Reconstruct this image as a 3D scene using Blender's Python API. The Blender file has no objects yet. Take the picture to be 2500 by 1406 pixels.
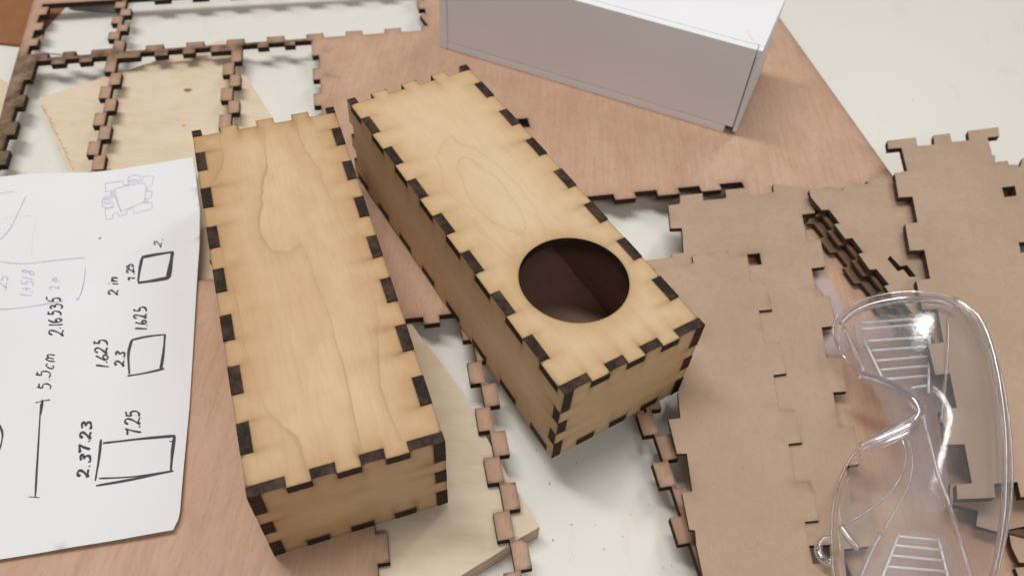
import bpy, math, random
import numpy as np
from mathutils import Vector, Matrix
from mathutils.geometry import delaunay_2d_cdt

random.seed(7)
rng = np.random.default_rng(7)
SC = bpy.context.scene
COL = SC.collection
MM = 0.001

# ------------------------------------------------------------------ camera
F_PX, CAM_H, PITCH, ROLL = 1934.161, 290.484, 0.870542, 0.067494
_fw = np.array([0, math.cos(PITCH), -math.sin(PITCH)])
_r = np.array([1.0, 0, 0]); _u = np.cross(_r, _fw)
C_R = _r * math.cos(ROLL) + _u * math.sin(ROLL)
C_U = -_r * math.sin(ROLL) + _u * math.cos(ROLL)
C_O = np.array([0, 0, CAM_H])
cd = bpy.data.cameras.new('camera'); cam = bpy.data.objects.new('camera', cd); COL.objects.link(cam)
cd.sensor_width = 36; cd.lens = F_PX / 2500 * 36
cd.clip_start = 0.01; cd.clip_end = 20
M = Matrix(((C_R[0], C_U[0], -_fw[0], 0), (C_R[1], C_U[1], -_fw[1], 0), (C_R[2], C_U[2], -_fw[2], CAM_H * MM), (0, 0, 0, 1)))
cam.matrix_world = M
cd.dof.use_dof = True; cd.dof.focus_distance = 0.285; cd.dof.aperture_fstop = 13.0
SC.camera = cam

# ------------------------------------------------------------------ world and lamps (an indoor workshop ceiling, plus an added fill)
w = bpy.data.worlds.new('World'); SC.world = w; w.use_nodes = True
bg = w.node_tree.nodes['Background']
bg.inputs[0].default_value = (0.98, 0.985, 1.0, 1); bg.inputs[1].default_value = 0.18

def area(name, loc, target, sx, sy, power, color, roll=0):
    l = bpy.data.lights.new(name, 'AREA'); l.shape = 'RECTANGLE'; l.size = sx; l.size_y = sy
    l.energy = power; l.color = color
    o = bpy.data.objects.new(name, l); COL.objects.link(o); o.location = loc
    d = Vector(target) - Vector(loc)
    o.rotation_euler = d.to_track_quat('-Z', 'Y').to_euler()
    o.rotation_euler.rotate_axis('Z', roll)
    return o
area('tube_or_fill_lamp', (-0.38, 0.50, 1.65), (0, 0.25, 0), 0.22, 1.2, 18.2, (1, 0.965, 0.925), 0.25)
area('tube_or_fill_lamp', (0.75, 1.25, 1.55), (0, 0.25, 0), 0.16, 1.2, 7.5, (1, 0.965, 0.925), 0.25)
area('tube_or_fill_lamp', (0.35, -1.15, 1.6), (0, 0.25, 0), 0.3, 1.2, 9.0, (1, 0.97, 0.95), 1.2)  # added fill behind the camera to brighten front faces; no such lamp known
SC.view_settings.view_transform = 'Standard'
SC.view_settings.look = 'None'
SC.view_settings.exposure = 0.0
SC.view_settings.gamma = 1.0
SC.render.engine = 'CYCLES'
SC.cycles.use_denoising = True
SC.cycles.max_bounces = 12
SC.cycles.transparent_max_bounces = 24
SC.cycles.transmission_bounces = 12
SC.cycles.glossy_bounces = 4

# ------------------------------------------------------------------ helpers
def P(px, py, z):
    """point of the plane z (mm) seen at that pixel of the 2500 px photograph, mm"""
    d = _fw + C_R * (px - 1250) / F_PX - C_U * (py - 703) / F_PX
    s = (z - CAM_H) / d[2]
    q = C_O + s * d
    return (float(q[0]), float(q[1]))

def PL(pts, z):
    return [P(a, b, z) for a, b in pts]

def link(name, me, parent=None):
    o = bpy.data.objects.new(name, me); COL.objects.link(o)
    if parent is not None: o.parent = parent
    return o

def empty(name, loc=(0, 0, 0), rot=(0, 0, 0)):
    o = bpy.data.objects.new(name, None); COL.objects.link(o); o.empty_display_size = 0.01
    o.location = loc; o.rotation_euler = rot
    return o

def tag(o, label=None, cat=None, group=None, kind=None):
    if label: o['label'] = label
    if cat: o['category'] = cat
    if group: o['group'] = group
    if kind: o['kind'] = kind
    return o

def inside(pts, loops):
    x, y = pts[:, 0], pts[:, 1]
    c = np.zeros(len(pts), bool)
    for L in loops:
        a = np.asarray(L); b = np.roll(a, -1, 0)
        for (x0, y0), (x1, y1) in zip(a, b):
            if y0 == y1: continue
            m = (y0 > y) != (y1 > y)
            xi = (x1 - x0) * (y - y0) / (y1 - y0) + x0
            c ^= m & (x < xi)
    return c

def dist(pts, loops):
    D = np.full(len(pts), 1e9)
    for L in loops:
        a = np.asarray(L, float); b = np.roll(a, -1, 0)
        for p0, p1 in zip(a, b):
            e = p1 - p0; l2 = e @ e
            if l2 < 1e-12: continue
            t = np.clip(((pts - p0) @ e) / l2, 0, 1)
            q = pts - (p0 + t[:, None] * e)
            D = np.minimum(D, np.hypot(q[:, 0], q[:, 1]))
    return D

def clean(loop):
    out = []
    for p in loop:
        if not out or math.hypot(p[0] - out[-1][0], p[1] - out[-1][1]) > 0.02: out.append((float(p[0]), float(p[1])))
    if math.hypot(out[0][0] - out[-1][0], out[0][1] - out[-1][1]) < 0.02: out.pop()
    return out

def sarea(L):
    return 0.5 * sum(L[i][0] * L[(i + 1) % len(L)][1] - L[(i + 1) % len(L)][0] * L[i][1] for i in range(len(L)))

def sheet(name, outer, holes, z0, z1, mats, parent=None, near=1.6, far=8.0, band=8.0, zf=None, smoke=None, rough=0.0, inner=None):
    inner_low = 2 if inner == 'low' else 0; inner_top = 2 if inner == 'top' else 0
    """flat board with cut-outs: fine mesh beside the cut edges so that scorch can follow them.
       point attributes: d (mm from the nearest cut edge), smoke (soot fanning out of the notch corners)"""
    loops = [clean(outer)] + [clean(h) for h in holes]
    if sarea(loops[0]) < 0: loops[0].reverse()
    for i in range(1, len(loops)):
        if sarea(loops[i]) > 0: loops[i].reverse()
    fine = []
    for L in loops:
        n = len(L); F = []
        for i in range(n):
            a, b = L[i], L[(i + 1) % n]
            l = math.hypot(b[0] - a[0], b[1] - a[1]); k = max(1, int(l / near))
            nx, ny = (b[1] - a[1]) / max(l, 1e-6), -(b[0] - a[0]) / max(l, 1e-6)
            for j in range(k):
                t = j / k
                o = rough * random.uniform(-1, 1) if (rough and j) else 0
                F.append((a[0] + (b[0] - a[0]) * t + nx * o, a[1] + (b[1] - a[1]) * t + ny * o))
        fine.append(F)
    lo = np.min(np.array(fine[0]), 0); hi = np.max(np.array(fine[0]), 0)
    def grid(s):
        gx = np.arange(lo[0], hi[0], s); gy = np.arange(lo[1], hi[1], s)
        g = np.array([(x, y) for x in gx for y in gy]) if len(gx) and len(gy) else np.zeros((0, 2))
        return g + rng.uniform(-0.2 * s, 0.2 * s, g.shape) if len(g) else g
    g1 = grid(far)
    g1 = g1[inside(g1, fine)]; d1 = dist(g1, loops); g1 = g1[d1 > band] if len(g1) else g1
    g2 = grid(near)
    g2 = g2[inside(g2, fine)]; d2 = dist(g2, loops); g2 = g2[(d2 > near * 0.55) & (d2 <= band)] if len(g2) else g2
    ipts = np.vstack([g1, g2]) if len(g1) or len(g2) else np.zeros((0, 2))
    bp = [p for F in fine for p in F]
    V = [Vector(p) for p in bp] + [Vector((float(a), float(b))) for a, b in ipts]
    E = []; k = 0
    for F in fine:
        n = len(F); E += [(k + i, k + (i + 1) % n) for i in range(n)]; k += n
    r = delaunay_2d_cdt(V, E, [], 0, 1e-5)
    ov = np.array([(v.x, v.y) for v in r[0]]); tri = np.array([tuple(f) for f in r[2] if len(f) == 3])
    cen = ov[tri].mean(1); tri = tri[inside(cen, fine)]
    a, b, c = ov[tri[:, 0]], ov[tri[:, 1]], ov[tri[:, 2]]
    cr = (b[:, 0] - a[:, 0]) * (c[:, 1] - a[:, 1]) - (b[:, 1] - a[:, 1]) * (c[:, 0] - a[:, 0])
    tri[cr < 0] = tri[cr < 0][:, ::-1]
    dd = dist(ov, loops)
    zz = (lambda x, y: 0.0) if zf is None else zf
    verts, faces, mi, dat, smk = [], [], [], [], []
    n = len(ov)
    sv = smoke(ov) if smoke else np.zeros(n)
    dz = [zz(x, y) for x, y in ov]
    for (x, y), h in zip(ov, dz): verts.append((x * MM, y * MM, (z1 + h) * MM))
    for (x, y), h in zip(ov, dz): verts.append((x * MM, y * MM, (z0 + h) * MM))
    dat += list(dd) * 2; smk += list(sv) * 2
    for t in tri:
        faces.append(tuple(int(i) for i in t)); mi.append(0)
        faces.append(tuple(int(i) + n for i in t[::-1])); mi.append(inner_low)
        mi[-2] = inner_top
    for F in fine:
        base = len(verts); m = len(F)
        for x, y in F:
            h = zz(x, y)
            verts.append((x * MM, y * MM, (z1 + h) * MM)); verts.append((x * MM, y * MM, (z0 + h) * MM)); dat += [0, 0]; smk += [0, 0]
        for i in range(m):
            j = (i + 1) % m
            faces.append((base + 2 * i, base + 2 * i + 1, base + 2 * j + 1, base + 2 * j)); mi.append(1)
    me = bpy.data.meshes.new(name); me.from_pydata(verts, [], faces)
    me.materials.append(mats[0]); me.materials.append(mats[1] if len(mats) > 1 else mats[0])
    if inner: me.materials.append(mats[2])
    me.polygons.foreach_set('material_index', mi)
    for nm, arr in (('d', dat), ('smoke', smk)):
        at = me.attributes.new(nm, 'FLOAT', 'POINT'); at.data.foreach_set('value', np.array(arr, np.float32))
    me.update()
    return link(name, me, parent)

def tube(pts, rad, name, mat, parent=None, seg=10, smooth=4, closed=False, squash=1.0):
    """round rod through pts (mm), radius a number or a list"""
    p = [Vector(q) for q in pts]; n = len(p)
    R = rad if isinstance(rad, (list, tuple)) else [rad] * n
    out, rr = [], []
    cnt = n if closed else n - 1
    for i in range(cnt):
        g = lambda k: p[k % n] if closed else p[min(max(k, 0), n - 1)]
        p0, p1, p2, p3 = g(i - 1), g(i), g(i + 1), g(i + 2)
        for s in range(smooth):
            t = s / smooth
            out.append(0.5 * ((2 * p1) + (p2 - p0) * t + (2 * p0 - 5 * p1 + 4 * p2 - p3) * t * t + (3 * p1 - p0 - 3 * p2 + p3) * t ** 3))
            rr.append(R[i] * (1 - t) + R[(i + 1) % n] * t)
    if not closed: out.append(p[-1]); rr.append(R[-1])
    m = len(out); V, Fc = [], []
    for i, q in enumerate(out):
        a = out[i - 1] if (i or closed) else q; b = out[(i + 1) % m] if (i < m - 1 or closed) else q
        t = (b - a).normalized()
        s = t.cross(Vector((0, 0, 1)))
        s = s.normalized() if s.length > 1e-5 else Vector((1, 0, 0))
        u = s.cross(t)
        for k in range(seg):
            an = 2 * math.pi * k / seg
            V.append((q + s * rr[i] * math.cos(an) + u * rr[i] * squash * math.sin(an)) * MM)
    for i in range(m if closed else m - 1):
        j = (i + 1) % m
        for k in range(seg):
            l = (k + 1) % seg
            Fc.append((i * seg + k, i * seg + l, j * seg + l, j * seg + k))
    if not closed:
        Fc.append(tuple(range(seg))[::-1]); Fc.append(tuple((m - 1) * seg + k for k in range(seg)))
    me = bpy.data.meshes.new(name); me.from_pydata([tuple(v) for v in V], [], Fc)
    me.materials.append(mat)
    me.polygons.foreach_set('use_smooth', [True] * len(me.polygons)); me.update()
    return link(name, me, parent)

def prism_mesh(V, Fc, name, mats, mi=None, parent=None, bevel=0.0):
    me = bpy.data.meshes.new(name); me.from_pydata([(a * MM, b * MM, c * MM) for a, b, c in V], [], Fc)
    for m in mats: me.materials.append(m)
    if mi: me.polygons.foreach_set('material_index', mi)
    me.update(); o = link(name, me, parent)
    if bevel:
        b = o.modifiers.new('soft_edges', 'BEVEL'); b.width = bevel * MM; b.segments = 2; b.limit_method = 'ANGLE'
    return o

def box(x0, x1, y0, y1, z0, z1):
    V = [(x0, y0, z0), (x1, y0, z0), (x1, y1, z0), (x0, y1, z0), (x0, y0, z1), (x1, y0, z1), (x1, y1, z1), (x0, y1, z1)]
    return V, [(0, 3, 2, 1), (4, 5, 6, 7), (0, 1, 5, 4), (1, 2, 6, 5), (2, 3, 7, 6), (3, 0, 4, 7)]

# ------------------------------------------------------------------ materials
class NT:
    def __init__(s, name):
        s.m = bpy.data.materials.new(name); s.m.use_nodes = True; s.t = s.m.node_tree
        s.t.nodes.clear(); s.out = s.t.nodes.new('ShaderNodeOutputMaterial')
    def n(s, k, **kw):
        d = s.t.nodes.new('ShaderNode' + k)
        for a, b in kw.items(): setattr(d, a, b)
        return d
    def put(s, sock, v):
        if hasattr(v, 'is_output') or isinstance(v, bpy.types.NodeSocket): s.t.links.new(v, sock)
        elif isinstance(v, (tuple, list)) and len(v) == 3 and sock.type == 'RGBA': sock.default_value = (*v, 1)
        else: sock.default_value = v
    def math(s, op, a, b=0.0, c=0.0, clamp=False):
        d = s.n('Math', operation=op); d.use_clamp = clamp
        s.put(d.inputs[0], a); s.put(d.inputs[1], b)
        if len(d.inputs) > 2: s.put(d.inputs[2], c)
        return d.outputs[0]
    def mix(s, f, a, b, blend='MIX'):
        d = s.n('Mix', data_type='RGBA', blend_type=blend)
        s.put(d.inputs[0], f); s.put(d.inputs[6], a); s.put(d.inputs[7], b)
        return d.outputs[2]
    def coords(s, scale=(1, 1, 1), rot=(0, 0, 0), loc=(0, 0, 0)):
        c = s.n('TexCoord'); mp = s.n('Mapping')
        s.t.links.new(c.outputs['Object'], mp.inputs[0])
        mp.inputs['Scale'].default_value = [v * 1000 for v in scale]   # millimetres
        mp.inputs['Rotation'].default_value = rot; mp.inputs['Location'].default_value = loc
        return mp.outputs[0]
    def noise(s, vec, scale=1.0, detail=2.0, rough=0.5, dist=0.0):
        d = s.n('TexNoise'); s.put(d.inputs['Vector'], vec); d.inputs['Scale'].default_value = scale
        d.inputs['Detail'].default_value = detail; d.inputs['Roughness'].default_value = rough; d.inputs['Distortion'].default_value = dist
        return d.outputs['Fac']
    def ramp(s, f, stops, interp='LINEAR'):
        d = s.n('ValToRGB'); s.put(d.inputs[0], f); cr = d.color_ramp; cr.interpolation = interp
        while len(cr.elements) < len(stops): cr.elements.new(0.5)
        for e, (p, c) in zip(cr.elements, stops):
            e.position = p; e.color = (*c, 1) if isinstance(c, (tuple, list)) else (c, c, c, 1)
        return d.outputs[0]
    def attr(s, nm):
        d = s.n('Attribute'); d.attribute_name = nm; return d.outputs['Fac']
    def bump(s, h, strength=0.3, distance=0.0002):
        d = s.n('Bump'); d.inputs['Strength'].default_value = strength; d.inputs['Distance'].default_value = distance
        s.put(d.inputs['Height'], h); return d.outputs[0]
    def surf(s, col, rough=0.5, bump=None, spec=0.4, **kw):
        p = s.n('BsdfPrincipled'); s.put(p.inputs['Base Color'], col); s.put(p.inputs['Roughness'], rough)
        p.inputs['Specular IOR Level'].default_value = spec
        for k, v in kw.items(): s.put(p.inputs[k], v)
        if bump is not None: s.t.links.new(bump, p.inputs['Normal'])
        s.t.links.new(p.outputs[0], s.out.inputs[0]); return s.m

def ply(name, base, light, dark, axis='y', rings=0.0, ring_loc=0.0, ring_scale=(1 / 26, 1 / 150), ring_k=7.0, ring_pitch=0, oval=None, wide=0.0, soot_c=(0.15, 0.072, 0.022),
        halo=(0.30, 0.17, 0.06), halo_w=5.0, halo_s=0.75, soot_s=0.9, fibre=0.12, blotch=0.25, rough=0.5, skew=0.0, char=0.7, pores=0.0):
    """plywood face: broad blotches, ring lines, fibres, laser scorch near the cut edges (attributes d, smoke)"""
    N = NT(name)
    if axis == 'y': st = lambda a, b: (a, b, a)
    elif axis == 'x': st = lambda a, b: (b, a, a)
    else: st = lambda a, b: (a, a, b)
    rot = (0, 0, skew)
    big = N.noise(N.coords(st(1 / 30, 1 / 110), rot, (ring_loc, 3, 1)), 1, 3, 0.6)
    fib = N.noise(N.coords(st(1 / 0.35, 1 / 9), rot), 1, 3, 0.6)
    fib2 = N.noise(N.coords(st(1 / 1.4, 1 / 30), rot, (4, 0, 0)), 1, 2, 0.6)
    col = N.mix(N.ramp(big, [(0.32, 0.0), (0.68, 1.0)]), light, base)
    mot = N.noise(N.coords(st(1 / 9, 1 / 16), rot, (9, ring_loc, 0)), 1, 3, 0.55)
    col = N.mix(N.math('MULTIPLY', N.ramp(mot, [(0.45, 0.0), (0.75, 1.0)]), blotch), col, dark)
    col = N.mix(N.math('MULTIPLY', N.ramp(fib, [(0.45, 0.0), (0.72, 1.0)]), fibre), col, dark)
    col = N.mix(N.math('MULTIPLY', N.ramp(fib2, [(0.48, 0.0), (0.7, 1.0)]), fibre), col, dark)
    if rings:
        nz = N.noise(N.coords(st(ring_scale[0], ring_scale[1]), rot, (ring_loc, ring_loc * .7, 2)), 1, 1.6, 0.45, 0.15)
        if ring_pitch:
            sp = N.n('SeparateXYZ'); N.put(sp.inputs[0], N.coords((1, 1, 1)))
            lin = N.math('MULTIPLY', sp.outputs[{'y': 0, 'x': 2, 'z': 0}[axis]], 1.0 / ring_pitch)
            fine_w = N.noise(N.coords(st(1 / 8, 1 / 14), rot, (1, ring_loc, 0)), 1, 2)
            fr = N.math('FRACT', N.math('ADD', N.math('ADD', lin, N.math('MULTIPLY', nz, ring_k)), N.math('MULTIPLY', fine_w, 0.22)))
        else:
            fr = N.math('FRACT', N.math('MULTIPLY', nz, ring_k))
        ln = N.ramp(fr, [(0.0, 0.5), (0.02, 0.05), (0.06, 0.0), (0.70, 0.0), (0.93, 0.30), (0.985, 1.0), (1.0, 0.9)])
        vis = N.ramp(N.noise(N.coords(st(1 / 40, 1 / 60), rot, (7, 1, 0)), 1, 1), [(0.35, 0.35), (0.6, 1.0)])
        col = N.mix(N.math('MULTIPLY', N.math('MULTIPLY', ln, vis), rings), col, tuple(c * 0.62 for c in dark))
    if oval:
        sp = N.n('SeparateXYZ'); N.put(sp.inputs[0], N.coords((1, 1, 1)))
        ox = N.math('DIVIDE', N.math('SUBTRACT', sp.outputs[0], oval[0]), oval[2])
        oy = N.math('DIVIDE', N.math('SUBTRACT', sp.outputs[1], oval[1]), oval[3])
        rr_ = N.math('SQRT', N.math('ADD', N.math('MULTIPLY', ox, ox), N.math('MULTIPLY', oy, oy)))
        rr_ = N.math('ADD', rr_, N.math('MULTIPLY', N.noise(N.coords((1 / 11, 1 / 18, 1)), 1, 2), 0.9))
        o1 = N.ramp(N.math('MULTIPLY', rr_, 0.25), [(0.30, 0.0), (0.352, 0.30), (0.362, 1.0), (0.374, 0.1), (0.47, 0.0), (0.52, 0.3), (0.53, 0.7), (0.545, 0.0)])
        col = N.mix(N.math('MULTIPLY', o1, 0.35), col, tuple(c * 0.75 for c in dark))
    if pores:
        po = N.noise(N.coords(st(1 / 0.5, 1 / 3.2), rot, (2, 2, 0)), 1, 1)
        col = N.mix(N.math('MULTIPLY', N.ramp(po, [(0.62, 0.0), (0.72, 1.0)]), pores), col, tuple(c * 0.6 for c in dark))
    d = N.attr('d'); sm = N.attr('smoke')
    wob = N.noise(N.coords((1 / 6, 1 / 6, 1 / 6)), 1, 3, 0.6)
    h = N.math('EXPONENT', N.math('MULTIPLY', d, -1.0 / halo_w))
    h = N.math('MULTIPLY', h, N.math('MULTIPLY_ADD', wob, 1.6, -0.05), clamp=True)
    col = N.mix(N.math('MULTIPLY', h, halo_s, clamp=True), col, halo, 'MIX')
    if wide:
        hw2 = N.math('MULTIPLY', N.math('EXPONENT', N.math('MULTIPLY', d, -1.0 / 11.0)), N.math('MULTIPLY_ADD', mot, 1.0, 0.35), clamp=True)
        col = N.mix(N.math('MULTIPLY', hw2, wide, clamp=True), col, tuple(c * k for c, k in zip(base, (0.80, 0.70, 0.55))))
    s2 = N.math('MULTIPLY', N.math('MULTIPLY', sm, N.math('MULTIPLY_ADD', wob, 1.4, 0.2)), soot_s, clamp=True)
    col = N.mix(s2, col, soot_c)
    e = N.math('EXPONENT', N.math('MULTIPLY', d, -1.0 / 0.32))
    col = N.mix(N.math('MULTIPLY', e, char, clamp=True), col, (0.03, 0.016, 0.010))
    bp = N.bump(N.math('ADD', fib, N.math('MULTIPLY', fib2, 0.5)), 0.22, 0.00012)
    rg = N.math('MULTIPLY_ADD', fib2, 0.25, rough - 0.1)
    return N.surf(col, rg, bp, 0.35)

def charred(name, base=(0.016, 0.011, 0.009), edge=(0.075, 0.046, 0.032), rough=0.42, sc=1.0):
    N = NT(name)
    v = N.coords((1, 1, 1))
    a = N.noise(v, 1.4 * sc, 5, 0.7); lay = N.noise(N.coords((1 / 8, 1 / 8, 1 / 0.5)), 1, 2, 0.6)
    vo = N.n('TexVoronoi', feature='DISTANCE_TO_EDGE'); N.put(vo.inputs['Vector'], v); vo.inputs['Scale'].default_value = 0.35
    crk = N.ramp(vo.outputs['Distance'], [(0.0, 0.7), (0.05, 0.0)])
    col = N.mix(N.ramp(a, [(0.42, 0.0), (0.85, 1.0)]), base, edge)
    col = N.mix(N.math('MULTIPLY', N.ramp(lay, [(0.45, 0), (0.7, 1)]), 0.5), col, tuple(c * 1.8 for c in edge))
    col = N.mix(N.math('MULTIPLY', crk, 0.35), col, (0.006, 0.004, 0.004))
    bp = N.bump(N.math('SUBTRACT', a, crk), 0.6, 0.0002)
    return N.surf(col, N.math('MULTIPLY_ADD', a, 0.35, rough + 0.02), bp, 0.15)

M_BOXA = ply('birch_ply_warm', (0.62, 0.415, 0.235), (0.71, 0.52, 0.325), (0.45, 0.265, 0.13), 'y', wide=0.75, rings=0.50, ring_loc=6.4, ring_k=2.6, ring_pitch=19, ring_scale=(1 / 38, 1 / 120),
             halo=(0.37, 0.21, 0.07), halo_w=4.0, halo_s=0.85, soot_s=0.62, fibre=0.15)

M_BOXB = ply('birch_ply_pale', (0.69, 0.51, 0.32), (0.76, 0.595, 0.405), (0.52, 0.34, 0.18), 'y', wide=0.8, rings=0.0, ring_loc=11.2, oval=(27, 98, 8.5, 24),
             halo=(0.42, 0.26, 0.085), halo_w=4.2, halo_s=0.85, soot_s=0.62, blotch=0.15, fibre=0.17, skew=0.12)
M_BOXA_X = ply('birch_ply_end', (0.59, 0.38, 0.20), (0.66, 0.45, 0.26), (0.43, 0.25, 0.12), 'x', rings=0.15, ring_loc=5.1, ring_scale=(1 / 14, 1 / 90), ring_k=3, halo=(0.36, 0.195, 0.075), halo_w=3.4, halo_s=0.75, soot_s=0.7, blotch=0.35)
M_BOXB_X = ply('birch_ply_end_pale', (0.68, 0.46, 0.25), (0.75, 0.54, 0.315), (0.50, 0.31, 0.145), 'x', rings=0.0, ring_loc=8.1, halo=(0.42, 0.25, 0.10), halo_w=3.2, halo_s=0.75, soot_s=0.75, blotch=0.35)
M_CHAR = charred('charred_cut_edge')
M_PINK = ply('reddish_plywood', (0.51, 0.325, 0.22), (0.58, 0.39, 0.28), (0.40, 0.205, 0.115), 'y', rings=0.0, ring_loc=2.0,
             halo=(0.20, 0.12, 0.075), halo_w=2.6, halo_s=0.6, soot_s=1.0, soot_c=(0.085, 0.05, 0.024), fibre=0.28, blotch=0.30, rough=0.55, skew=math.radians(-8), char=0.5, pores=0.35)
M_INNER = ply('reddish_inner_face', (0.27, 0.155, 0.105), (0.31, 0.19, 0.13), (0.19, 0.10, 0.07), 'y', halo_s=0.3, soot_s=0.4, fibre=0.3, blotch=0.4)  # darker, redder tone on the faces turned into the box
M_PINK_E = charred('charred_plywood_edge', (0.022, 0.015, 0.012), (0.06, 0.036, 0.026), 0.6)
M_PALE = ply('pale_plywood', (0.70, 0.575, 0.415), (0.76, 0.645, 0.48), (0.56, 0.42, 0.27), 'x', rings=0.10, ring_loc=6, halo_s=0.0, soot_s=0, char=0.0, fibre=0.16, blotch=0.3, rough=0.5, skew=0.35)
M_PALE2 = ply('sanded_plywood', (0.64, 0.53, 0.385), (0.72, 0.615, 0.47), (0.50, 0.385, 0.25), 'x', rings=0.06, ring_loc=2.2, halo_s=0.0, soot_s=0, char=0.0, fibre=0.2, blotch=0.45, rough=0.38, skew=-0.55)

def ply_edge():
    N = NT('plywood_layers')
    z = N.coords((0, 0, 1)); g = N.n('SeparateXYZ'); N.put(g.inputs[0], z)
    s = N.math('SINE', N.math('MULTIPLY', g.outputs[2], 2 * math.pi / 3.1))
    f = N.noise(N.coords((1 / 4, 1 / 4, 1 / 0.6)), 1, 3)
    col = N.mix(N.ramp(s, [(0.35, 0.0), (0.6, 1.0)]), (0.55, 0.42, 0.29), (0.36, 0.23, 0.14))
    col = N.mix(N.math('MULTIPLY', f, 0.5), col, (0.62, 0.52, 0.40))
    return N.surf(col, 0.7, N.bump(f, 0.5, 0.0003), 0.3)
M_PLYEDGE = ply_edge()

def chip(name, base, scorch=0.15, hw=3.0, hs=0.38):
    N = NT(name)
    v = N.coords((1, 1, 1))
    big = N.noise(N.coords((1 / 45, 1 / 45, 1 / 45)), 1, 3, 0.6)
    mid = N.noise(v, 0.35, 4, 0.6)
    fin = N.noise(v, 2.5, 3, 0.7)
    col = N.mix(N.ramp(big, [(0.35, 0.0), (0.7, 1.0)]), tuple(c * 1.07 for c in base), tuple(c * 0.90 for c in base))
    col = N.mix(N.math('MULTIPLY', N.ramp(mid, [(0.4, 0), (0.7, 1)]), 0.35), col, tuple(c * 0.8 for c in base))
    col = N.mix(N.math('MULTIPLY', N.ramp(fin, [(0.45, 0), (0.7, 1)]), 0.5), col, tuple(c * 0.78 for c in base))
    vo = N.n('TexVoronoi', feature='F1'); N.put(vo.inputs['Vector'], v); vo.inputs['Scale'].default_value = 0.42
    sp = N.ramp(vo.outputs['Distance'], [(0.05, 1.0), (0.10, 0.0)])
    pick = N.n('SeparateColor'); N.put(pick.inputs[0], vo.outputs['Color'])
    col = N.mix(N.math('MULTIPLY', sp, N.ramp(pick.outputs[0], [(0.5, 0.0), (0.54, 0.85)])), col, (0.07, 0.045, 0.03))
    vo2 = N.n('TexVoronoi', feature='F1'); N.put(vo2.inputs['Vector'], N.coords((1, 1, 1), (0, 0, .6), (31, 7, 0))); vo2.inputs['Scale'].default_value = 0.5
    sp2 = N.ramp(vo2.outputs['Distance'], [(0.06, 1.0), (0.12, 0.0)])
    pick2 = N.n('SeparateColor'); N.put(pick2.inputs[0], vo2.outputs['Color'])
    col = N.mix(N.math('MULTIPLY', sp2, N.ramp(pick2.outputs[0], [(0.5, 0.0), (0.54, 0.8)])), col, (0.62, 0.52, 0.38))
    d = N.attr('d')
    e = N.math('EXPONENT', N.math('MULTIPLY', d, -1.0 / 0.30))
    col = N.mix(N.math('MULTIPLY', e, scorch, clamp=True), col, (0.08, 0.045, 0.03))
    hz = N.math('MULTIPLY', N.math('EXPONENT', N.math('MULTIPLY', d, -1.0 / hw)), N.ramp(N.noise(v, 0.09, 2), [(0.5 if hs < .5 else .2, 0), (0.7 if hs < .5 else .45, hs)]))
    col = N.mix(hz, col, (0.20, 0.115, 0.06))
    return N.surf(col, 0.68, N.bump(N.math('ADD', fin, mid), 0.35, 0.00015), 0.3)
M_CHIP = chip('brown_chipboard', (0.465, 0.335, 0.235))
M_CHIP2 = chip('brown_chipboard_lower', (0.46, 0.33, 0.23))
M_CHIP_S = chip('shaded_scorched_chipboard', (0.10, 0.066, 0.045), 0.9, 3.0, 0.85)  # near-black base paints in the gap's shade; cut edges are scorched
M_CHIP_E = charred('burnt_chipboard_edge', (0.045, 0.03, 0.022), (0.11, 0.07, 0.045), 0.7)

def white(name, col, rough=0.6, spec=0.3, fibre=0.03):
    N = NT(name); v = N.coords((1, 1, 1))
    a = N.noise(v, 0.02, 3); b = N.noise(v, 1.5, 2)
    c = N.mix(N.ramp(a, [(0.35, 0), (0.65, 1)]), col, tuple(x * 0.965 for x in col))
    c = N.mix(N.math('MULTIPLY', b, fibre * 2), c, tuple(x * 0.8 for x in col))
    return N.surf(c, rough, N.bump(b, 0.08, 0.0001), spec)
M_PAPER = white('white_paper', (0.80, 0.80, 0.825), 0.75, 0.2)
M_FOAM = white('white_foam_board', (0.86, 0.87, 0.90), 0.5, 0.35, 0.015)
M_FOAM_E = white('foam_core_edge', (0.72, 0.73, 0.75), 0.8, 0.2, 0.12)
M_CARD = white('white_card', (0.74, 0.73, 0.69), 0.6, 0.3)
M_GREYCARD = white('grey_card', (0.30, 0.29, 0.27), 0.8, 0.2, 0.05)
def hard():
    N = NT('brown_hardboard'); v = N.coords((1, 1, 1))
    a = N.noise(v, 0.08, 4, 0.6); b = N.noise(v, 1.2, 3, 0.7)
    c = N.mix(a, (0.34, 0.15, 0.062), (0.26, 0.105, 0.04)); c = N.mix(N.math('MULTIPLY', b, 0.4), c, (0.20, 0.085, 0.035))
    return N.surf(c, 0.6, None, 0.3)
M_HARD = hard()
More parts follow.
